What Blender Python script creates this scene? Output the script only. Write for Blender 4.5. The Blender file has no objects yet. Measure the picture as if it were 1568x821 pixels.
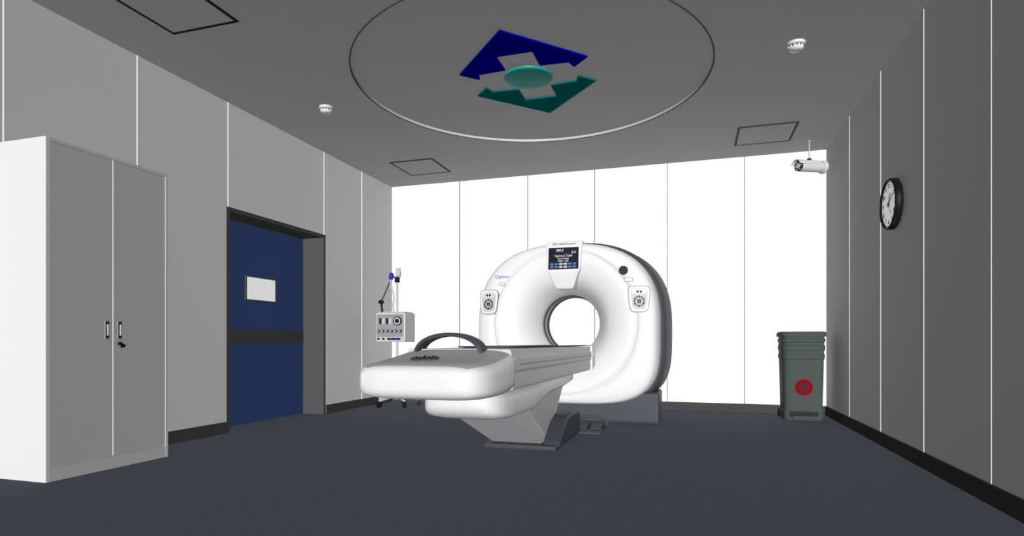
import bpy, bmesh, math, random
from mathutils import Vector, Matrix
from mathutils.bvhtree import BVHTree
random.seed(3)
S = bpy.context.scene
S.view_settings.view_transform = 'Standard'
S.view_settings.look = 'None'

# ------------------------------------------------------------ materials
K = 0.30   # overall reflectance scale (light levels are set to suit)
def mat(name, col, rough=0.6, metal=0.0, spec=0.1, var=0.0, scale=40.0, bump=0.0, raw=False):
    m = bpy.data.materials.new(name); m.use_nodes = True
    if not raw: col = tuple(c*K for c in col)
    nt = m.node_tree; b = nt.nodes['Principled BSDF']
    b.inputs['Roughness'].default_value = rough
    b.inputs['Metallic'].default_value = metal
    b.inputs['Specular IOR Level'].default_value = spec
    c = (col[0], col[1], col[2], 1)
    b.inputs['Base Color'].default_value = c
    tc = nt.nodes.new('ShaderNodeTexCoord')
    n = nt.nodes.new('ShaderNodeTexNoise'); n.inputs['Scale'].default_value = scale
    nt.links.new(tc.outputs['Object'], n.inputs['Vector'])
    if var >= 0:
        v = max(var, 0.01)
        r = nt.nodes.new('ShaderNodeValToRGB')
        r.color_ramp.elements[0].position = 0.3; r.color_ramp.elements[1].position = 0.7
        r.color_ramp.elements[0].color = (col[0]*(1-v), col[1]*(1-v), col[2]*(1-v), 1)
        r.color_ramp.elements[1].color = (min(1, col[0]*(1+v)), min(1, col[1]*(1+v)), min(1, col[2]*(1+v)), 1)
        nt.links.new(n.outputs['Fac'], r.inputs['Fac'])
        nt.links.new(r.outputs['Color'], b.inputs['Base Color'])
    if bump > 0:
        bp = nt.nodes.new('ShaderNodeBump'); bp.inputs['Strength'].default_value = bump
        bp.inputs['Distance'].default_value = 0.002
        nt.links.new(n.outputs['Fac'], bp.inputs['Height'])
        nt.links.new(bp.outputs['Normal'], b.inputs['Normal'])
    return m

M = {}
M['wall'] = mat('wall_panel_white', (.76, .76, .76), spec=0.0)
M['wallB'] = mat('wall_panel_lit', (.97, .97, .97), spec=0.0)  # same panels as the side walls, light on the back wall painted in
M['wallR'] = M['wall']
M['ceil'] = mat('ceiling_grey', (.68, .68, .68), spec=0.0)
M['floor'] = mat('floor_vinyl', (.175, .190, .232), .9, spec=0.0, var=.10, scale=90)
M['base'] = mat('baseboard_dark', (.07, .07, .068), .6, spec=0)
M['seamLit'] = mat('seam_lit', (.60, .60, .60), .5, spec=0, raw=True)  # strips on the side walls, light on their edges put into the colour
M['seamD'] = mat('seam_dark', (.12, .12, .12), .5, spec=0)
M['cab'] = mat('cabinet_paint_lit', (.78, .78, .78), .6, spec=0.0)  # side that faces the key light, painted brighter than the front
M['cabf'] = mat('cabinet_paint_shaded', (.58, .58, .58), .6, spec=0.0)  # same cabinet paint, darkened because the front gets less light
M['cabr'] = mat('cabinet_paint_half_shaded', (.65, .65, .65), .6, spec=0.0)  # front frame, shade painted in between side and doors
M['cabd'] = mat('cabinet_gap', (.75, .75, .75), .5, spec=0, raw=True)
M['blue'] = mat('door_blue', (.045, .085, .22), .7, spec=0)
M['dgrey'] = mat('frame_grey', (.092, .092, .09), .6, spec=0)
M['dband'] = mat('door_band', (.075, .075, .075), .6, spec=0)
M['glass'] = mat('frosted_glass', (.52, .52, .52), .3, raw=True)
M['white'] = mat('gloss_white', (.84, .84, .84), .4, spec=.15)
M['white2'] = mat('offwhite', (.66, .66, .67), .5, spec=.1)
M['topshade'] = mat('couch_top_shade', (.52, .52, .53), .6, spec=.05)  # white cover darkened: shade of the table top put into the colour
M['slate'] = mat('slate_plastic', (.058, .064, .076), .5, spec=.1)
M['shell'] = mat('shell_dark', (.055, .058, .064), .5, spec=.15)
M['black'] = mat('black_plastic', (.010, .010, .012), .5, spec=.05)
M['chrome'] = mat('chrome', (.55, .55, .57), .4, spec=.3)
M['screen'] = mat('screen_navy', (.004, .006, .018), .5, spec=.05)
M['scrblue'] = mat('screen_key_blue', (.09, .17, .42), .5)
M['print'] = mat('print_white', (.85, .88, .9), .6)
M['blueink'] = mat('ink_blue', (.02, .03, .45), .6)
M['red'] = mat('label_red', (.26, .006, .012), .6, spec=0)
M['bin'] = mat('bin_grey_green', (.070, .086, .082), .6, spec=.03)
M['embblue'] = mat('emblem_blue', (.001, .001, .36), .8, spec=0)
M['embteal'] = mat('emblem_teal', (.0, .16, .15), .8, spec=0)
M['embteal2'] = mat('emblem_disc_teal', (.01, .36, .29), .45, spec=.06)
M['grey'] = mat('mid_grey', (.30, .30, .31), .5)
M['lgrey'] = mat('light_grey', (.55, .55, .56), .5)

# ------------------------------------------------------------ helpers
def empty(name, loc):
    e = bpy.data.objects.new(name, None); e.location = loc
    e.empty_display_size = .1
    S.collection.objects.link(e); return e

def finish(o, parent):
    if parent is not None:
        o.parent = parent
        o.matrix_parent_inverse = Matrix.Translation(parent.location).inverted()
    return o

def mesh_obj(name, verts, faces, m, parent=None, smooth=False, origin=None, mats=None, fm=None):
    verts = [Vector(v) for v in verts]
    if origin is None:
        lo = Vector([min(v[i] for v in verts) for i in range(3)])
        hi = Vector([max(v[i] for v in verts) for i in range(3)])
        origin = (lo+hi)/2
    origin = Vector(origin)
    me = bpy.data.meshes.new(name)
    me.from_pydata([tuple(v-origin) for v in verts], [], faces)
    bm = bmesh.new(); bm.from_mesh(me)
    bmesh.ops.recalc_face_normals(bm, faces=bm.faces[:])
    bm.to_mesh(me); bm.free()
    for mm in (mats or [m]): me.materials.append(mm)
    if fm:
        for i, p in enumerate(me.polygons): p.material_index = fm[i]
    if smooth:
        for p in me.polygons: p.use_smooth = True
    o = bpy.data.objects.new(name, me); o.location = origin
    S.collection.objects.link(o)
    return finish(o, parent)

def bevel(o, w, seg=3, ang=35):
    md = o.modifiers.new('bevel', 'BEVEL'); md.width = w; md.segments = seg
    md.limit_method = 'ANGLE'; md.angle_limit = math.radians(ang)
    for p in o.data.polygons: p.use_smooth = True
    wn = o.modifiers.new('wn', 'WEIGHTED_NORMAL'); wn.keep_sharp = True
    return o

BF = [(0,1,3,2),(4,6,7,5),(0,4,5,1),(2,3,7,6),(0,2,6,4),(1,5,7,3)]
def boxverts(a, b):
    return [(x, y, z) for x in (a[0], b[0]) for y in (a[1], b[1]) for z in (a[2], b[2])]
def box(name, a, b, m, parent=None, bv=0, seg=3):
    o = mesh_obj(name, boxverts(a, b), BF, m, parent)
    if bv: bevel(o, bv, seg)
    return o
def boxes(name, lst, m, parent=None):
    vs, fs = [], []
    for a, b in lst:
        k = len(vs); vs += boxverts(a, b); fs += [tuple(i+k for i in f) for f in BF]
    return mesh_obj(name, vs, fs, m, parent)

def cyl(name, p0, p1, r, m, parent=None, seg=32, r2=None, bv=0):
    p0, p1 = Vector(p0), Vector(p1); d = (p1-p0).normalized()
    u = d.orthogonal().normalized(); w = d.cross(u)
    r2 = r if r2 is None else r2
    vs = []
    for p, rr in ((p0, r), (p1, r2)):
        for i in range(seg):
            a = 2*math.pi*i/seg
            vs.append(p+u*math.cos(a)*rr+w*math.sin(a)*rr)
    fs = [(i, (i+1) % seg, seg+(i+1) % seg, seg+i) for i in range(seg)]
    fs += [tuple(range(seg-1, -1, -1)), tuple(range(seg, 2*seg))]
    o = mesh_obj(name, vs, fs, m, parent)
    for p in o.data.polygons: p.use_smooth = len(p.vertices) == 4
    if bv: bevel(o, bv, 2)
    return o

def lathe(name, prof, center, axis, m, parent=None, seg=48, mats=None, fmi=None):
    """prof: list of (r, h) along axis"""
    c = Vector(center); d = Vector(axis).normalized(); u = d.orthogonal().normalized(); w = d.cross(u)
    vs, fs, fm = [], [], []
    for r, h in prof:
        for i in range(seg):
            a = 2*math.pi*i/seg
            vs.append(c+d*h+u*math.cos(a)*r+w*math.sin(a)*r)
    for k in range(len(prof)-1):
        for i in range(seg):
            fs.append((k*seg+i, k*seg+(i+1) % seg, (k+1)*seg+(i+1) % seg, (k+1)*seg+i))
            fm.append(fmi[k] if fmi else 0)
    o = mesh_obj(name, vs, fs, m, parent, smooth=True, mats=mats, fm=fm if fmi else None)
    return o

def loft(name, rings, m, parent=None, cap=True, smooth=True, mats=None, fmi=None):
    n = len(rings[0]); vs = [v for r in rings for v in r]; fs = []; fm = []
    for k in range(len(rings)-1):
        for i in range(n):
            fs.append((k*n+i, k*n+(i+1) % n, (k+1)*n+(i+1) % n, (k+1)*n+i)); fm.append(fmi[k] if fmi else 0)
    if cap:
        fs.append(tuple(range(n-1, -1, -1))); fm.append(fmi[0] if fmi else 0)
        fs.append(tuple(range((len(rings)-1)*n, len(rings)*n))); fm.append(fmi[-1] if fmi else 0)
    return mesh_obj(name, vs, fs, m, parent, smooth=smooth, mats=mats, fm=fm if fmi else None)

def prism(name, pts, vec, m, parent=None, bv=0, seg=3):
    """pts 3D polygon extruded by vec"""
    n = len(pts); v = Vector(vec)
    vs = [Vector(p) for p in pts]+[Vector(p)+v for p in pts]
    fs = [tuple(range(n-1, -1, -1)), tuple(range(n, 2*n))]+[(i, (i+1) % n, n+(i+1) % n, n+i) for i in range(n)]
    o = mesh_obj(name, vs, fs, m, parent)
    if bv: bevel(o, bv, seg)
    return o

def tube(name, pts, r, m, parent=None, cyclic=False):
    cu = bpy.data.curves.new(name, 'CURVE'); cu.dimensions = '3D'; cu.bevel_depth = r; cu.bevel_resolution = 4
    cu.use_fill_caps = True
    sp = cu.splines.new('NURBS' if len(pts) > 2 else 'POLY'); sp.points.add(len(pts)-1)
    o0 = Vector(pts[0])
    for i, p in enumerate(pts): sp.points[i].co = (*(Vector(p)-o0), 1)
    if len(pts) > 2: sp.order_u = 3; sp.use_endpoint_u = not cyclic
    sp.use_cyclic_u = cyclic
    cu.materials.append(m)
    o = bpy.data.objects.new(name, cu); o.location = o0; S.collection.objects.link(o)
    return finish(o, parent)

def text(name, s, size, mw, m, parent=None):
    cu = bpy.data.curves.new(name, 'FONT'); cu.body = s; cu.size = size
    cu.align_x = 'CENTER'; cu.align_y = 'CENTER'; cu.extrude = .0008
    cu.materials.append(m)
    o = bpy.data.objects.new(name, cu); S.collection.objects.link(o)
    if parent is not None:
        o.parent = parent; o.matrix_parent_inverse = Matrix.Translation(parent.location).inverted()
    o.matrix_basis = mw
    return o

def sgn(v): return -1 if v < 0 else 1
def sup(a, hx, hz, n):
    c, s = math.cos(a), math.sin(a)
    return sgn(c)*hx*abs(c)**(2/n), sgn(s)*hz*abs(s)**(2/n)

# ------------------------------------------------------------ room shell
XL, XR, YB, YF, H = -4.34, 1.56, 7.96, -0.8, 3.23
DY0, DY1, DZ = 4.68, 6.25, 2.19
CX, CY, CR = -1.397, 5.113, 1.566

box('floor', (XL-.4, YF, -.1), (XR+.1, YB+.1, 0), M['floor'])
boxes('wall_left', [((XL-.3, YF, 0), (XL, DY0, H)), ((XL-.3, DY1, 0), (XL, YB, H)), ((XL-.3, DY0, DZ), (XL, DY1, H))], M['wall'])
box('wall_right', (XR, YF, 0), (XR+.1, YB, H), M['wallR'])
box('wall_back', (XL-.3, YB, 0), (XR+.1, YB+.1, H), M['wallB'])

# ceiling with round recessed coffer
n = 128
vs, fs = [], []
x0, x1, y0, y1 = XL-.3, XR+.1, YF, YB+.1
for i in range(n):
    a = 2*math.pi*i/n; c, s = math.cos(a), math.sin(a)
    vs.append((CX+CR*c, CY+CR*s, H))
for i in range(n):
    a = 2*math.pi*i/n; c, s = math.cos(a), math.sin(a)
    ts = []
    if c > 1e-9: ts.append((x1-CX)/c)
    if c < -1e-9: ts.append((x0-CX)/c)
    if s > 1e-9: ts.append((y1-CY)/s)
    if s < -1e-9: ts.append((y0-CY)/s)
    t = min(ts); vs.append((CX+t*c, CY+t*s, H))
k = len(vs)
corner_ids = {}
for (xx, yy) in ((x0, y0), (x1, y0), (x1, y1), (x0, y1)):
    corner_ids[(xx, yy)] = len(vs); vs.append((xx, yy, H))
for i in range(n):
    j = (i+1) % n
    a, b = vs[n+i], vs[n+j]
    f = [i, n+i]
    if abs(a[0]-b[0]) > 1e-6 and abs(a[1]-b[1]) > 1e-6:
        best = min(corner_ids.items(), key=lambda kv: (kv[0][0]-a[0])**2+(kv[0][1]-a[1])**2)
        f.append(best[1])
    f += [n+j, j]
    fs.append(tuple(f))
rb = len(vs)
REC = .025
for i in range(n):
    a = 2*math.pi*i/n
    vs.append((CX+CR*math.cos(a), CY+CR*math.sin(a), H+REC))
fm = [0]*len(fs)
for i in range(n):
    j = (i+1) % n; fs.append((i, j, rb+j, rb+i)); fm.append(1)
fs.append(tuple(range(rb, rb+n))); fm.append(0)
me = bpy.data.meshes.new('ceiling'); me.from_pydata(vs, [], fs)
me.materials.append(M['ceil']); me.materials.append(M['lgrey'])
for i, p in enumerate(me.polygons): p.material_index = fm[i]
S.collection.objects.link(bpy.data.objects.new('ceiling', me))
lathe('trim_1', [(CR-.003, -.001), (CR-.003, -.006), (CR+.008, -.006), (CR+.008, -.001)], (CX, CY, H), (0, 0, 1), M['seamD'], seg=128)

# panel seams
w = .0032
boxes('trim_2', [((XL, y-w, 0.11), (XL+.002, y+w, H)) for y in (.76, 1.74, 2.72, 3.697, 7.114)] +
      [((XL, y-w, DZ+.02), (XL+.002, y+w, H)) for y in (4.68, 6.246)], M['seamLit'])
boxes('trim_3', [((XR-.002, y-w*.8, 0.11), (XR, y+w*.8, H)) for y in (6.854, 5.80, 4.81, 3.832, 2.85, 1.87)], M['seamLit'])
boxes('trim_4', [((x-.004, YB-.004, 0.11), (x+.004, YB, H)) for x in (-3.24, -2.21, -1.265, -.315, .63)], M['seamD'])
# baseboards
BH = .11
boxes('baseboard_left', [((XL, YF, 0), (XL+.018, DY0-.03, BH)), ((XL, DY1+.03, 0), (XL+.018, YB, BH))], M['base'])
box('baseboard_right', (XR-.018, YF, 0), (XR, YB, BH), M['base'])
box('baseboard_back', (XL+.018, YB-.018, 0), (XR-.018, YB, BH), M['base'])

# ------------------------------------------------------------ door
dr = empty('door_1', (XL-.29, (DY0+DY1)/2, 0))
box('leaf', (XL-.34, DY0+.02, .005), (XL-.29, DY1-.02, DZ-.02), M['blue'], dr)
box('lower_band', (XL-.29, DY0+.02, .875), (XL-.284, DY1-.02, 1.03), M['dband'], dr)
wy0, wy1, wz0, wz1 = 5.25, 5.71, 1.355, 1.60
boxes('window_frame', [((XL-.29, wy0-.015, wz0-.015), (XL-.275, wy0, wz1+.015)), ((XL-.29, wy1, wz0-.015), (XL-.275, wy1+.015, wz1+.015)),
      ((XL-.29, wy0, wz1), (XL-.275, wy1, wz1+.015)), ((XL-.29, wy0, wz0-.015), (XL-.275, wy1, wz0))], M['dgrey'], dr)
box('window_pane', (XL-.289, wy0, wz0), (XL-.283, wy1, wz1), M['glass'], dr)
boxes('frame_lining', [((XL-.30, DY0, 0), (XL+.006, DY0+.018, DZ)), ((XL-.30, DY1-.018, 0), (XL+.006, DY1, DZ)),
      ((XL-.30, DY0, DZ-.018), (XL+.006, DY1, DZ))], M['dgrey'], dr)
boxes('frame_face', [((XL, DY0-.02, 0), (XL+.006, DY0, DZ+.02)), ((XL, DY1, 0), (XL+.006, DY1+.02, DZ+.02)),
      ((XL, DY0, DZ), (XL+.006, DY1, DZ+.02))], M['dband'], dr)

# ------------------------------------------------------------ ceiling access panels
def hatch(x0, y0, x1, y1):
    e = empty('ceiling_access_panel', ((x0+x1)/2, (y0+y1)/2, H))
    t = .022; z0, z1 = H-.008, H-.0005
    boxes('frame', [((x0, y0, z0), (x1, y0+t, z1)), ((x0, y1-t, z0), (x1, y1, z1)),
                    ((x0, y0+t, z0), (x0+t, y1-t, z1)), ((x1-t, y0+t, z0), (x1, y1-t, z1))], M['black'], e)
    box('panel', (x0+t, y0+t, z0+.003), (x1-t, y1-t, z1), M['ceil'], e)
hatch(-3.77, 6.85, -3.165, 7.47)
hatch(.478, 6.85, 1.085, 7.47)
hatch(-3.77, 2.90, -3.165, 3.52)

# ------------------------------------------------------------ ceiling emblem
em = empty('ceiling_emblem', (CX, 5.06, H+REC))
A = [(0, -.83), (.57, -.23), (.43, -.09), (.40, -.185), (.155, -.20), (.155, -.45), (-.155, -.45), (-.155, -.20), (-.40, -.185), (-.43, -.09), (-.57, -.23)]
prism('blue_arrow', [(CX+x, 5.06+y, H+REC-.001) for x, y in A], (0, 0, -.013), M['embblue'], em)
prism('teal_arrow', [(CX+x, 5.06-y, H+REC-.001) for x, y in A[::-1]], (0, 0, -.013), M['embteal'], em)
prof = [(.215, .001), (.215, .014)]+[(.215*math.cos(a), .014+.024*math.sin(a)) for a in [i*math.pi/2/10 for i in range(1, 10)]]+[(.001, .038)]
lathe('disc', prof, (CX, 5.06, H+REC), (0, 0, -1), M['embteal2'], em, seg=64)

# ------------------------------------------------------------ smoke detectors
for (x, y) in ((-3.49, 5.06), (.778, 5.058)):
    e = empty('smoke_detector', (x, y, H))
    lathe('base', [(.001, 0.0005), (.068, .0005), (.068, .018), (.060, .024), (.052, .024)], (x, y, H), (0, 0, -1), M['white'], e)
    lathe('vent', [(.052, .024), (.046, .026), (.046, .040), (.052, .042)], (x, y, H), (0, 0, -1), M['grey'], e)
    for i in range(10):
        a = 2*math.pi*i/10
        box('rib_%d' % i, (x+.049*math.cos(a)-.004, y+.049*math.sin(a)-.004, H-.042), (x+.049*math.cos(a)+.004, y+.049*math.sin(a)+.004, H-.024), M['white'], e)
    lathe('cap', [(.054, .041), (.054, .047), (.045, .060), (.025, .066), (.001, .067)], (x, y, H), (0, 0, -1), M['white'], e)

# ------------------------------------------------------------ security camera
sx, sy, sz = 1.30, 7.55, 2.93
sc = empty('security_camera', (sx, sy, H))
cyl('ceiling_plate', (sx, sy, H-.001), (sx, sy, H-.010), .02, M['lgrey'], sc)
cyl('drop_rod', (sx, sy, H-.010), (sx, sy, sz+.07), .006, M['lgrey'], sc)
dv = Vector((-.80, -.60, -.06)).normalized()
c0 = Vector((sx, sy, sz))
up = Vector((0, 0, 1)); side = dv.cross(up).normalized()
cyl('housing', c0-dv*.15, c0+dv*.15, .062, M['white2'], sc, bv=.008)
cyl('front_bezel', c0+dv*.15, c0+dv*.162, .060, M['black'], sc)
cyl('lens', c0+dv*.162, c0+dv*.17, .028, M['chrome'], sc)
for i in range(6):
    a = 2*math.pi*i/6
    p = c0+dv*.162+(side*math.cos(a)+side.cross(dv)*math.sin(a))*.044
    cyl('ir_led_%d' % i, p, p+dv*.005, .008, M['lgrey'], sc, seg=12)
# sun hood
vsr = []
for t_ in (-.13, .20):
    for rr in (.066, .072):
        for i in range(17):
            a = math.radians(10+160*i/16)
            vsr.append(c0+dv*t_+side*math.cos(a)*rr+side.cross(dv)*math.sin(a)*rr)
N = 17; fsr = []
for i in range(N-1):
    fsr += [(i, i+1, 2*N+i+1, 2*N+i), (N+i, 3*N+i, 3*N+i+1, N+i+1), (i, N+i, N+i+1, i+1), (2*N+i, 2*N+i+1, 3*N+i+1, 3*N+i)]
fsr += [(0, 2*N, 3*N, N), (N-1, 2*N-1, 4*N-1, 3*N-1)]
mesh_obj('sun_hood', vsr, fsr, M['white2'], sc, smooth=False)
cyl('rear_joint', c0-dv*.15, c0-dv*.19, .045, M['white2'], sc, bv=.006)
lathe('rear_dish', [(.001, 0), (.075, 0), (.075, .02), (.04, .035), (.001, .035)], c0-dv*.22, dv, M['white2'], sc)
cyl('bracket_saddle', c0+Vector((0, 0, .055)), c0+Vector((0, 0, .09)), .025, M['black'], sc)

# ------------------------------------------------------------ metal storage cabinet
cx0, cx1, cy0, cy1, ch = XL+.020, -3.88, 2.67, 3.57, 2.18
cb = empty('metal_storage_cabinet', ((cx0+cx1)/2, (cy0+cy1)/2, 0))
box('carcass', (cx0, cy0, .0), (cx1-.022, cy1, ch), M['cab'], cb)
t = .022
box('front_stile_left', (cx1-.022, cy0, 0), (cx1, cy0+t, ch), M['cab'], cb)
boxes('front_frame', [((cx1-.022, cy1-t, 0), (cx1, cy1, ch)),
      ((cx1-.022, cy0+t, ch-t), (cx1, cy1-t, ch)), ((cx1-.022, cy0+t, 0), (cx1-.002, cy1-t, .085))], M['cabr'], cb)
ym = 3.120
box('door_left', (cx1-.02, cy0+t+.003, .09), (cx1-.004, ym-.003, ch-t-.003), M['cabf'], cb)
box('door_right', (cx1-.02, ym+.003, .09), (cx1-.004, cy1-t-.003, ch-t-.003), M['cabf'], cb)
box('door_gap_strip', (cx1-.0215, ym-.003, .09), (cx1-.006, ym+.003, ch-t), M['cabd'], cb)
for k, yy in enumerate((ym-.047, ym+.047)):
    box('handle_plate_%d' % k, (cx1-.004, yy-.017, .905), (cx1+.004, yy+.017, 1.035), M['grey'], cb, bv=.004)
    box('handle_recess_%d' % k, (cx1+.004, yy-.011, .915), (cx1+.0055, yy+.011, 1.025), M['black'], cb)
    box('handle_pull_%d' % k, (cx1+.0055, yy-.006, .93), (cx1+.016, yy+.006, 1.01), M['lgrey'], cb, bv=.003)
cyl('lock', (cx1-.004, ym+.047, .875), (cx1+.012, ym+.047, .875), .012, M['black'], cb)
box('key', (cx1+.012, ym+.045, .845), (cx1+.016, ym+.062, .878), M['black'], cb)
cyl('key_ring', (cx1+.012, ym+.07, .86), (cx1+.015, ym+.07, .86), .012, M['black'], cb)

# ------------------------------------------------------------ wall clock
ky, kz, kr = 5.41, 1.994, .203
ck = empty('wall_clock', (XR, ky, kz))
lathe('case', [(.001, .001), (kr-.012, .001), (kr, .01), (kr, .055), (kr-.006, .062), (kr-.016, .060), (kr-.020, .045)], (XR, ky, kz), (-1, 0, 0), M['black'], ck, seg=64)
lathe('face', [(.001, .047), (kr-.018, .047)], (XR, ky, kz), (-1, 0, 0), mat('clock_face', (.9, .9, .9), .5, raw=True), ck, seg=64)
def clockmat(y, z, x, ang=0):
    R = Matrix((( 0, 0, -1), (-1, 0, 0), (0, 1, 0))).to_4x4()
    return Matrix.Translation((x, y, z)) @ R @ Matrix.Rotation(ang, 4, 'Z')
for i in range(1, 13):
    a = math.radians(90-30*i)
    text('numeral_%d' % i, str(i), .05, clockmat(ky-math.cos(a)*.145, kz+math.sin(a)*.145, XR-.049), M['black'], ck)
def bar(nm, ang, l0, l1, wd, x):
    d = Vector((0, -math.cos(ang), math.sin(ang))); p = Vector((0, math.sin(ang), math.cos(ang)))*wd
    c = Vector((x, ky, kz))
    prism(nm, [c+d*l0+p, c+d*l1+p, c+d*l1-p, c+d*l0-p], (-.002, 0, 0), M['black'], ck)
for i in range(60):
    bar('tick_%d' % i, math.radians(6*i), .172, .180, .0012 if i % 5 else .003, XR-.048)
bar('minute_hand', math.radians(30), -.03, .13, .004, XR-.052)
bar('hour_hand', math.radians(68), -.02, .09, .006, XR-.050)
bar('second_hand', math.radians(-50), -.03, .12, .0015, XR-.054)
cyl('hub', (XR-.047, ky, kz), (XR-.058, ky, kz), .009, M['black'], ck)

# ------------------------------------------------------------ medical waste bin
bx, by = 1.208, 7.53
bn = empty('medical_waste_bin', (bx, by, 0))
def rr(cx, cy, hx, hy, z, n=40, p=7):
    out = []
    for i in range(n):
        a = 2*math.pi*(i+.5)/n
        x, y = sup(a, hx, hy, p); out.append((cx+x, cy+y, z))
    return out
lv = [(0.0, .205, .19), (.02, .212, .196), (.10, .213, .197), (.13, .206, .19), (.60, .216, .20), (.69, .218, .202), (.70, .226, .21), (.745, .227, .211), (.755, .220, .204),
      (.79, .221, .205), (.80, .229, .213), (.845, .230, .214), (.855, .222, .206), (.885, .223, .207), (.895, .232, .216), (.925, .232, .216), (.93, .222, .206), (.95, .222, .206)]
loft('body', [rr(bx, by, a, b, z) for z, a, b in lv], M['bin'], bn, smooth=False)
lv = [(.95, .236, .222), (.955, .243, .228), (.985, .243, .228), (1.0, .237, .222), (1.008, .225, .21)]
loft('lid', [rr(bx, by, a, b, z) for z, a, b in lv], M['bin'], bn, smooth=False)
box('lid_hinge', (bx-.16, by+.2, .93), (bx+.16, by+.26, .985), M['bin'], bn, bv=.01)
fy = by-.2
box('pedal_recess', (bx-.15, fy-.004, .035), (bx+.15, fy+.02, .10), M['black'], bn)
box('pedal', (bx-.12, fy-.05, .03), (bx+.14, fy+.01, .055), M['bin'], bn, bv=.006)
box('pedal_frame', (bx-.16, fy-.008, .10), (bx+.16, fy+.01, .112), M['bin'], bn, bv=.003)
for sgx in (-1, 1):
    cyl('wheel_%d' % sgx, (bx+sgx*.18, by+.17, .045), (bx+sgx*.222, by+.17, .045), .044, M['black'], bn)
bfy = by-.2015
lz = .375
cyl('label_disc', (bx, bfy+.01, lz), (bx, bfy-.003, lz), .092, M['red'], bn, seg=48)
def ring(nm, cx, cz, r, wd, a0, a1, y, m, par, n=28):
    vs, fs = [], []
    for i in range(n+1):
        a = math.radians(a0+(a1-a0)*i/n)
        wv = wd*math.sin(math.pi*(i+.6)/(n+1.2))**.6
        for q in (r-wv/2, r+wv/2): vs.append((cx+q*math.cos(a), y, cz+q*math.sin(a)))
    for i in range(n): fs.append((2*i, 2*i+1, 2*i+3, 2*i+2))
    return mesh_obj(nm, vs, fs, m, par)
# three open horns (gap points outward) over a central ring
for i in range(3):
    c_ = 90+120*i; a = math.radians(c_)
    ring('biohazard_horn_%d' % i, bx+.036*math.cos(a), lz+.036*math.sin(a), .030, .020, c_+38, c_+322, bfy-.0045, M['black'], bn)
def arc(nm, r, wd, a0, a1):
    vs = []
    for i in range(17):
        a = math.radians(a0+(a1-a0)*i/16)
        for q in (r-wd/2, r+wd/2): vs.append((bx+q*math.cos(a), bfy-.0055, lz+q*math.sin(a)))
    mesh_obj(nm, vs, [(2*i, 2*i+1, 2*i+3, 2*i+2) for i in range(16)], M['black'], bn)
for i in range(3): arc('biohazard_arc_%d' % i, .040, .009, 120*i-5, 120*i+65)

# ------------------------------------------------------------ CT scanner gantry
GX, GZ, BZ = -1.37, 1.05, 1.10
ct = empty('ct_scanner', (GX, 6.85, 0))
NA = 128
def outline(i, hx, ht, hb):
    a = 2*math.pi*i/NA
    c, s = math.cos(a), math.sin(a)
    nn = 2.6 if s >= 0 else 4.0; hz = ht if s >= 0 else hb
    r = (abs(c/hx)**nn+abs(s/hz)**nn)**(-1/nn)
    return GX+r*c, GZ+r*s
def circ(i, r):
    a = 2*math.pi*i/NA; return GX+r*math.cos(a), BZ+r*math.sin(a)
rings, tags = [], []
def addc(r, y, tag=0): rings.append([(circ(i, r)[0], y, circ(i, r)[1]) for i in range(NA)]); tags.append(tag)
def addo(hx, ht, hb, y, tag=0): rings.append([(outline(i, hx, ht, hb)[0], y, outline(i, hx, ht, hb)[1]) for i in range(NA)]); tags.append(tag)
def addb(k, hx, ht, hb, r, y, tag=0):
    rg = []
    for i in range(NA):
        a = circ(i, r); b = outline(i, hx, ht, hb); rg.append((a[0]*(1-k)+b[0]*k, y, a[1]*(1-k)+b[1]*k))
    rings.append(rg); tags.append(tag)
addc(.345, 6.84); addc(.346, 6.80)
for r, y in ((.352, 6.76), (.364, 6.71), (.385, 6.65), (.415, 6.58), (.45, 6.52), (.50, 6.455), (.56, 6.41), (.63, 6.378), (.70, 6.36), (.76, 6.355), (.795, 6.36), (.80, 6.374), (.806, 6.374), (.812, 6.360)):
    addc(r, y)
o_ = (1.015, .935, .85)
for k, y in ((.25, 6.362), (.5, 6.370), (.7, 6.384), (.85, 6.405), (.94, 6.432), (.985, 6.47)):
    addb(k, *o_, .812, y)
addo(1.02, .945, .855, 6.52); addo(1.03, .952, .86, 6.60); addo(1.035, .956, .862, 6.66)
gf = loft('front_cover', rings, M['white'], ct, cap=False)
# rear shell
rings, tags = [], []
addo(1.03, .952, .86, 6.665); addo(1.075, .972, .87, 6.675); addo(1.095, .985, .87, 6.72); addo(1.15, .99, .87, 6.98); addo(1.13, .975, .86, 7.10); addo(1.05, .90, .80, 7.17)
addc(.60, 7.18); addc(.40, 7.18); addc(.352, 7.14); addc(.345, 7.10)
loft('rear_cover', rings, M['shell'], ct, cap=False)
rings, tags = [], []
addc(.345, 6.835); addc(.345, 6.90); addc(.345, 7.10)
loft('bore_liner', rings, M['white2'], ct, cap=False)
rings, tags = [], []
addc(.350, 6.885); addc(.335, 6.89); addc(.335, 6.935); addc(.350, 6.94)
loft('bore_window_ring', rings, M['dgrey'], ct, cap=False)
rings, tags = [], []
addc(.352, 7.06); addc(.328, 7.07); addc(.328, 7.13); addc(.352, 7.15)
loft('bore_rear_ring', rings, M['slate'], ct, cap=False)
# base
o = prism('base_plinth', [(GX-1.03, 6.51, 0), (GX+1.03, 6.51, 0), (GX+1.03, 7.15, 0), (GX-1.03, 7.15, 0)], (0, 0, .34), M['slate'], ct, bv=.03)
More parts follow.
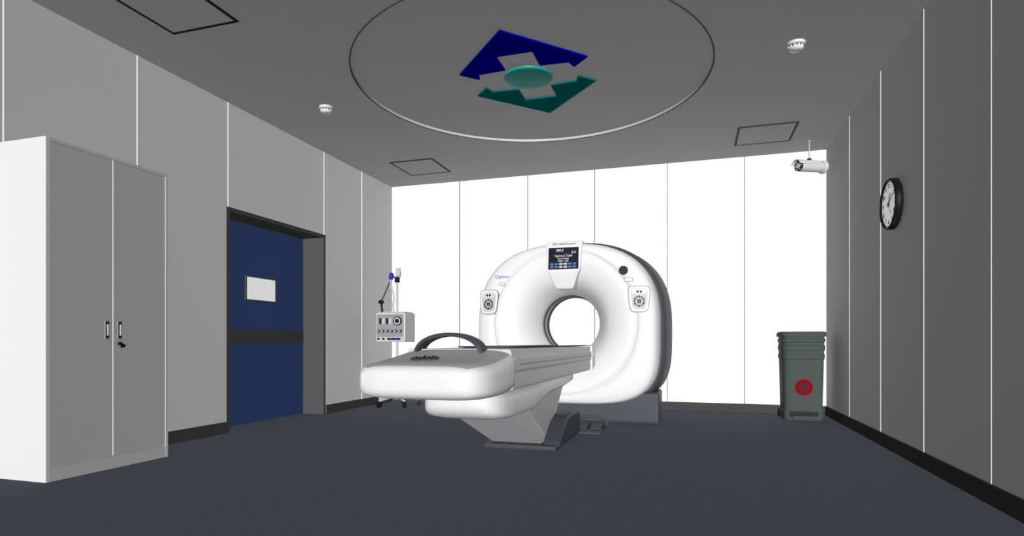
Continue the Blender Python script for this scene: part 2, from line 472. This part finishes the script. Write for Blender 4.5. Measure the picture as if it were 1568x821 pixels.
# console
pts = [(-.205, 2.005, 6.385), (.205, 2.005, 6.385), (.202, 1.93, 6.335), (.185, 1.68, 6.315), (.165, 1.645, 6.318), (.105, 1.50, 6.375), (.085, 1.475, 6.39), (-.085, 1.475, 6.39), (-.105, 1.50, 6.375), (-.165, 1.645, 6.318), (-.185, 1.68, 6.315), (-.202, 1.93, 6.335)]
vs = [(GX+.02+x, y, z) for x, z, y in pts]+[(GX+.02+x, 6.60, z) for x, z, y in pts]
n = len(pts)
q = [(0, 1, 2, 11), (11, 2, 3, 10), (10, 3, 4, 9), (9, 4, 5, 8), (8, 5, 6, 7)]
fs = q+[(i, (i+1) % n, n+(i+1) % n, n+i) for i in range(n)]+[tuple(range(n, 2*n))]
bevel(mesh_obj('console_housing', vs, fs, M['white'], ct), .012, 3, 50)
cxx = GX+.02
def on_console(z, off=.0):
    return 6.335+(6.315-6.335)*(1.93-z)/.25-off
tilt = math.atan2(.02, .25)
def cmat(x, z, off): return Matrix.Translation((cxx+x, on_console(z, off), z)) @ Matrix.Rotation(math.radians(90)+tilt, 4, 'X')
def cquad(nm, x0, z0, x1, z1, off, m):
    mesh_obj(nm, [(cxx+x0, on_console(z0, off), z0), (cxx+x1, on_console(z0, off), z0), (cxx+x1, on_console(z1, off), z1), (cxx+x0, on_console(z1, off), z1)], [(0, 1, 2, 3)], m, ct)
def cslab(nm, x0, z0, x1, z1, off, m):
    prism(nm, [(cxx+x0, on_console(z0, off), z0), (cxx+x1, on_console(z0, off), z0), (cxx+x1, on_console(z1, off), z1), (cxx+x0, on_console(z1, off), z1)], (0, .012, 0), m, ct)
cslab('screen_bezel', -.168, 1.685, .168, 1.925, .006, M['black'])
cslab('screen', -.158, 1.693, .158, 1.918, .008, M['screen'])
for r_ in range(2):
    for c_ in range(6):
        x = -.145+c_*.05; z = 1.70+r_*.032
        cquad('screen_key_%d_%d' % (r_, c_), x, z, x+.038, z+.022, .0095, M['scrblue'] if c_ not in (2, 3) else M['lgrey'])
def ctext(nm, s, size, x, z, m, off=.010): text(nm, s, size, cmat(x, z, off), m, ct)
ctext('screen_value', '380.5', .040, -.04, 1.893, M['print'])
ctext('screen_value_2', '0.0', .040, .115, 1.868, M['print'])
ctext('screen_line_1', '- - - - -  Lx', .02, .0, 1.862, M['scrblue'])
ctext('screen_line_2', 'Optima CT660', .032, 0, 1.832, M['print'])
ctext('screen_line_3', 'Scan Ready', .028, 0, 1.803, M['print'])
ctext('screen_line_4', 'FREE  1/58', .026, 0, 1.775, M['print'])
text('maker_lettering', 'GE Healthcare', .045, Matrix.Translation((cxx, 6.352, 1.968)) @ Matrix.Rotation(math.radians(90-33), 4, 'X'), M['black'], ct)

# surface-following accessories on the front cover
bm = bmesh.new(); bm.from_mesh(gf.data); bm.transform(Matrix.Translation(gf.location)); bvh = BVHTree.FromBMesh(bm)
def surf(x, z):
    loc, nrm, idx, dist = bvh.ray_cast(Vector((x, 5.5, z)), Vector((0, 1, 0)))
    if nrm.y > 0: nrm = -nrm
    zax = nrm.normalized(); xax = Vector((0, 0, 1)).cross(zax).normalized(); yax = zax.cross(xax)
    m = Matrix.Identity(4)
    for i in range(3): m[i][0] = xax[i]; m[i][1] = yax[i]; m[i][2] = zax[i]; m[i][3] = loc[i]
    return m
def local_prism(nm, pts, z0, z1, mw, m, bv=0):
    n = len(pts)
    vs = [mw @ Vector((x, y, z0)) for x, y in pts]+[mw @ Vector((x, y, z1)) for x, y in pts]
    fs = [tuple(range(n-1, -1, -1)), tuple(range(n, 2*n))]+[(i, (i+1) % n, n+(i+1) % n, n+i) for i in range(n)]
    o = mesh_obj(nm, vs, fs, m, ct)
    if bv: bevel(o, bv, 2)
    return o
def rrect(hx, hy, cx=0, cy=0, p=5, n=32, taper=0):
    out = []
    for i in range(n):
        x, y = sup(2*math.pi*(i+.5)/n, hx, hy, p); out.append((cx+x*(1+taper*y/hy), cy+y))
    return out
for nm, dx in (('left', -.855), ('right', .83)):
    mw = surf(GX+dx, 1.345)
    local_prism('control_panel_%s' % nm, rrect(.105, .135, taper=.14), -.03, .014, mw, M['white'], .006)
    local_prism('control_panel_edge_%s' % nm, rrect(.112, .142, taper=.14), -.03, .006, mw, M['grey'])
    local_prism('control_face_%s' % nm, rrect(.082, .108, taper=.14), .012, .0155, mw, M['lgrey'])
    local_prism('control_display_%s' % nm, rrect(.075, .02, 0, .075, 8), .014, .018, mw, M['white'])
    for j in range(4):
        local_prism('key_%s_%d' % (nm, j), rrect(.012, .012, -.051+j*.034, .076), .016, .022, mw, M['black'] if j in (1, 2) else M['chrome'])
    local_prism('speaker_%s' % nm, rrect(.028, .028, 0, -.025, 2), .014, .02, mw, M['grey'])
    for j in range(12):
        a = 2*math.pi*j/12
        local_prism('button_%s_%d' % (nm, j), rrect(.011, .011, .050*math.cos(a), -.025+.050*math.sin(a), 2, 12), .014, .022, mw, M['black'] if j % 2 else M['slate'])
    for j in range(4):
        a = math.pi/4+math.pi/2*j
        local_prism('core_%s_%d' % (nm, j), rrect(.009, .009, .014*math.cos(a), -.025+.014*math.sin(a), 2, 10), .018, .023, mw, M['black'])
mw = surf(GX+.665, 1.655)
local_prism('intercom_rim', rrect(.05, .05, p=2), -.02, .006, mw, M['dgrey'])
local_prism('intercom', rrect(.043, .043, p=2), -.02, .010, mw, M['black'])
mw = surf(GX+.72, 1.555)
local_prism('warning_label', rrect(.045, .022, p=8), -.005, .0015, mw, M['red'])
local_prism('warning_label_face', rrect(.040, .017, p=8), -.005, .0022, mw, M['white'])
mw = surf(GX-.70, 1.63)
mw2 = mw @ Matrix.Translation((0, 0, .002)); text('model_lettering', 'Optima', .055, mw2, M['blueink'], ct)
mw = surf(GX-.70, 1.545)
local_prism('status_badge', rrect(.035, .022, p=2.5), -.005, .003, mw, M['grey'])
local_prism('status_badge_face', rrect(.03, .017, p=2.5), -.005, .004, mw, M['white'])
text('status_badge_mark', 'A', .025, mw @ Matrix.Translation((0, 0, .0045)), M['black'], ct)
bm.free()

# ------------------------------------------------------------ CT patient table
TX = -1.37
tb = empty('ct_patient_table', (TX, 4.8, 0))
def sec(y, hw, zt, zb, p=4.5, n=56, cx=TX):
    cz = (zt+zb)/2; hz = (zt-zb)/2; out = []
    for i in range(n):
        x, z = sup(2*math.pi*(i+.5)/n, hw, hz, p); out.append((cx+x, y, cz+z))
    return out
S1 = [(2.745, .14, .700, .645), (2.748, .21, .722, .628), (2.758, .27, .742, .610), (2.78, .320, .757, .594), (2.815, .352, .767, .582), (2.87, .375, .774, .575), (2.95, .388, .781, .570), (3.06, .393, .793, .568),
      (3.16, .393, .806, .568), (3.25, .390, .820, .570), (3.32, .382, .833, .576), (3.37, .366, .840, .588)]
loft('foot_end_cover', [sec(y, a, b, c, 4.6, n=80, cx=TX-.01) for y, a, b, c in S1], M['white'], tb)
# added skin over the crowned cover; its grey paints the shade on top
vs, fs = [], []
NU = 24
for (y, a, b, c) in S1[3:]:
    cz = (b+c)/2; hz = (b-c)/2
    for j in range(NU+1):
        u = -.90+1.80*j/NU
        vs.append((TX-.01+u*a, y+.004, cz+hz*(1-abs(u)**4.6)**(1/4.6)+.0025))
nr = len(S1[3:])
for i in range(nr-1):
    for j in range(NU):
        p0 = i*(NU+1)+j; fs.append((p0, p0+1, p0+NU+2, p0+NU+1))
mesh_obj('foot_end_top_shade', vs, fs, M['topshade'], tb, smooth=True)
# long rail body
prf = [(-.35, .60), (-.355, .63), (-.350, .70), (-.362, .715), (-.362, .785), (-.345, .80), (-.335, .842), (.335, .842), (.345, .80), (.362, .785), (.362, .715), (.350, .70), (.355, .63), (.35, .60), (.30, .585), (-.30, .585)]
o = prism('rail_body', [(TX+x, 3.34, z) for x, z in prf], (0, 2.88, 0), M['white2'], tb, bv=.006, seg=2)
for s_ in (-1, 1):
    box('rail_groove_%d' % s_, (TX+s_*.362-.003, 3.42, .745), (TX+s_*.362+.003, 6.12, .752), M['grey'], tb)
    prism('rail_end_cap_%d' % s_, [(TX+s_*.345, 6.12, .59), (TX+s_*.345, 6.31, .63), (TX+s_*.345, 6.31, .83), (TX+s_*.345, 6.25, .848), (TX+s_*.345, 6.12, .848)], (s_*.026, 0, 0), M['white'], tb, bv=.006)
    cyl('end_cap_button_%d' % s_, (TX+s_*.36, 6.22, .76), (TX+s_*.376, 6.22, .76), .022, M['print'], tb)
# cradle (curved pallet) with black mat
cr = []
for i in range(17):
    x = -.25+.5*i/16; cr.append((TX+x, 3.95, .846+.010*(x/.25)**2))
cr2 = [(x, y, z-.008) for x, y, z in cr][::-1]
prism('cradle_mat', cr+cr2, (0, 2.75, 0), M['black'], tb)
# handle arch
HA = []
ax, ay = -1.41, 3.32
for i in range(25):
    a = math.pi*i/24
    x = ax-.222*math.cos(a); z = .802+.128*math.sin(a)**.85
    wd = .05+.02*abs(math.cos(a)); th = .012
    nx, nz = -math.cos(a)*.7, max(.3, math.sin(a)); l = math.hypot(nx, nz); nx /= l; nz /= l
    yy = ay+.02*math.cos(a)
    HA.append([(x-nx*th, yy-wd, z-nz*th), (x-nx*th, yy+wd, z-nz*th), (x+nx*th, yy+wd*.8, z+nz*th), (x+nx*th, yy-wd*.8, z+nz*th)])
o = loft('grab_arch', HA, M['slate'], tb, smooth=False); bevel(o, .004, 2)
# round control on top
rc = Vector((-1.43, 3.00, .788))
lathe('round_control', [(.001, -.03), (.080, -.03), (.080, .006), (.073, .012), (.056, .012)], rc, (0, -.10, 1), M['slate'], tb)
lathe('round_control_face', [(.058, .010), (.052, .015), (.001, .016)], rc, (0, -.10, 1), M['black'], tb)
for i in range(8):
    a = 2*math.pi*i/8
    p = rc+Vector((.034*math.cos(a), .034*math.sin(a), .014+.0034*math.sin(a)))
    cyl('round_control_key_%d' % i, p-Vector((0, 0, .004)), p+Vector((0, 0, .004)), .007, M['grey'], tb, seg=12)
# under-body bowl
S2 = [(3.30, .10, .58, .50), (3.31, .17, .58, .475), (3.34, .215, .58, .445), (3.40, .25, .58, .415), (3.50, .268, .58, .395), (3.65, .275, .58, .382), (3.9, .275, .58, .375), (4.15, .275, .58, .375), (4.32, .27, .58, .385), (4.45, .26, .58, .41), (4.7, .26, .60, .45), (5.3, .26, .60, .47), (5.7, .25, .60, .50), (5.8, .22, .60, .54)]
loft('lift_housing', [sec(y, a, b, c, 4.5) for y, a, b, c in S2], M['white'], tb)
# leaning lift column
o = prism('lift_column', [(TX-.25, 3.80, .40), (TX-.25, 4.74, .04), (TX-.25, 5.02, .04), (TX-.25, 5.65, .50), (TX-.25, 3.80, .50)], (.42, 0, 0), M['white2'], tb)
o = prism('lift_column_side_cover', [(TX+.17, 4.20, .42), (TX+.17, 4.83, .10), (TX+.17, 4.96, .10), (TX+.17, 5.5, .46)], (.012, 0, 0), M['lgrey'], tb)
# floor base
box('base_plate', (TX-.30, 4.63, 0), (TX+.32, 5.65, .045), M['slate'], tb, bv=.015)
o = prism('base_boot', [(TX+.195, 4.66, .02), (TX+.195, 4.72, .09), (TX+.195, 4.94, .21), (TX+.195, 5.06, .245), (TX+.195, 5.52, .245), (TX+.195, 5.62, .20), (TX+.195, 5.62, .02)], (.145, 0, 0), M['slate'], tb, bv=.03, seg=4)
box('base_boot_rear', (TX-.30, 5.2, .03), (TX+.22, 5.6, .235), M['slate'], tb, bv=.03)
# foot pedals
for i, xx in enumerate((-.92, -1.06)):
    prism('foot_pedal_%d' % i, [(xx-.055, 5.82, .02), (xx-.055, 5.84, .045), (xx-.055, 6.05, .075), (xx-.055, 6.07, .02)], (.11, 0, 0), M['slate'], tb, bv=.008)
box('foot_pedal_base', (-1.14, 5.62, 0), (-.84, 6.20, .02), M['slate'], tb, bv=.006)
tube('foot_pedal_guard', [(-1.14, 6.10, .02), (-1.14, 6.10, .10), (-1.0, 6.10, .115), (-.84, 6.10, .10), (-.84, 6.10, .02)], .012, M['slate'], tb)

# ------------------------------------------------------------ ventilator cart
vx, vy = -3.93, 7.36
vc = empty('medical_ventilator_cart', (vx, vy, 0))
for i in range(5):
    a = 2*math.pi*i/5+.5
    e_ = Vector((vx+.30*math.cos(a), vy+.30*math.sin(a), .09))
    tube('leg_%d' % i, [(vx, vy, .14), ((vx+e_.x)/2, (vy+e_.y)/2, .125), tuple(e_)], .018, M['lgrey'], vc)
    cyl('caster_stem_%d' % i, e_, (e_.x, e_.y, .05), .012, M['black'], vc, seg=12)
    sd = Vector((-math.sin(a), math.cos(a), 0))
    for s_ in (-1, 1):
        c_ = Vector((e_.x, e_.y, .037))+sd*s_*.014
        cyl('caster_wheel_%d_%d' % (i, s_), c_-sd*.009, c_+sd*.009, .037, M['black'], vc, seg=20)
lathe('hub', [(.001, .10), (.06, .10), (.06, .15), (.03, .18), (.022, .19)], (vx, vy, 0), (0, 0, 1), M['lgrey'], vc)
cyl('pole', (vx, vy, .15), (vx, vy, 1.86), .017, M['lgrey'], vc)
bx0, bx1, by0, by1 = vx-.15, vx+.285, vy-.32, vy-.02
dz = -.04
box('ventilator_body', (bx0, by0, .93+dz), (bx1, by1, 1.32+dz), M['white2'], vc, bv=.015)
box('front_panel', (bx0+.02, by0-.012, 1.0+dz), (bx1-.02, by0, 1.30+dz), M['grey'], vc, bv=.004)
box('lower_panel', (bx0+.01, by0-.010, .94+dz), (bx1-.01, by0, .995+dz), M['lgrey'], vc, bv=.003)
box('blue_label', (bx0+.20, by0-.014, .955+dz), (bx1-.06, by0-.009, .985+dz), M['blueink'], vc)
cyl('gauge_bezel', (bx1-.10, by0-.012, 1.21+dz), (bx1-.10, by0-.03, 1.21+dz), .06, M['black'], vc)
cyl('gauge_face', (bx1-.10, by0-.03, 1.21+dz), (bx1-.10, by0-.032, 1.21+dz), .048, M['lgrey'], vc)
cyl('gauge_hub', (bx1-.10, by0-.032, 1.21+dz), (bx1-.10, by0-.036, 1.21+dz), .03, M['black'], vc)
for i in range(6):
    xx = bx0+.05+i*.065
    cyl('knob_%d' % i, (xx, by0-.012, 1.075+dz), (xx, by0-.035, 1.075+dz), .020, M['black'], vc, seg=20)
    cyl('knob_cap_%d' % i, (xx, by0-.035, 1.075+dz), (xx, by0-.038, 1.075+dz), .012, M['lgrey'], vc, seg=16)
for i in range(4):
    xx = bx0+.06+i*.05
    box('slot_%d' % i, (xx, by0-.014, 1.17+dz), (xx+.03, by0-.011, 1.25+dz), M['lgrey'] if i % 2 else M['black'], vc)
for i in range(5):
    box('port_%d' % i, (bx0+.04+i*.075, by0-.04, .96+dz), (bx0+.065+i*.075, by0-.01, .985+dz), M['black'], vc, bv=.004)
cyl('pole_clamp', (vx, vy, 1.72), (vx, vy, 1.79), .035, M['black'], vc)
P = [(vx-.14, vy-.16, 1.28), (vx-.16, vy-.16, 1.44), (vx-.05, vy-.05, 1.80), (vx, vy, 1.78)]
cyl('arm_lower', P[0], P[1], .014, M['black'], vc); cyl('arm_upper', P[1], P[2], .010, M['slate'], vc)
cyl('arm_link', P[2], P[3], .012, M['slate'], vc)
lathe('arm_joint', [(.001, -.03), (.028, -.03), (.028, .03), (.001, .03)], P[1], (0, 1, 0), M['black'], vc, seg=20)
lathe('humidifier_head', [(.001, -.05), (.028, -.045), (.035, 0), (.028, .045), (.001, .05)], (vx-.06, vy-.06, 1.80), (0, .3, 1), M['blueink'], vc, seg=24)
lathe('filter_head', [(.001, -.05), (.03, -.05), (.04, 0), (.03, .07), (.001, .07)], (vx+.04, vy-.04, 1.84), (0, 0, 1), M['lgrey'], vc, seg=24)
tube('breathing_hose', [(vx-.06, vy-.08, 1.75), (vx-.02, vy-.14, 1.65), (vx+.05, vy-.16, 1.5), (vx+.0, vy-.15, 1.38), (vx+.04, vy-.15, 1.28)], .012, M['lgrey'], vc)
box('top_tray', (bx0+.02, vy-.30, 1.322+dz), (bx1-.02, vy-.04, 1.335+dz), M['lgrey'], vc, bv=.004)

# ------------------------------------------------------------ lights
def sun(name, to_light, strength, ang=5):
    l = bpy.data.lights.new(name, 'SUN'); l.energy = strength; l.angle = math.radians(ang)
    l.use_shadow = False
    o = bpy.data.objects.new(name, l); S.collection.objects.link(o)
    o.rotation_euler = Vector(to_light).to_track_quat('Z', 'Y').to_euler()
    o.location = Vector(to_light)*3+Vector((-1.4, 3, 1.5))
sun('key_sun', (.27, -.94, .18), 12.0)
sun('fill_up_sun', (0, 0, -1), 1.40)
sun('fill_side_sun', (-1, 0, 0), .85)
wd_ = bpy.data.worlds.new('world'); S.world = wd_; wd_.use_nodes = True
wd_.node_tree.nodes['Background'].inputs['Color'].default_value = (.9, .93, 1, 1)
wd_.node_tree.nodes['Background'].inputs['Strength'].default_value = .1

# ------------------------------------------------------------ camera
cd = bpy.data.cameras.new('camera'); cd.sensor_width = 36; cd.lens = 36*900/1568
cd.shift_y = 114.5/1568; cd.clip_start = .05
co = bpy.data.objects.new('camera', cd); S.collection.objects.link(co)
co.location = (0, 0, .88); co.rotation_euler = (math.radians(90), 0, math.radians(17.05))
S.camera = co
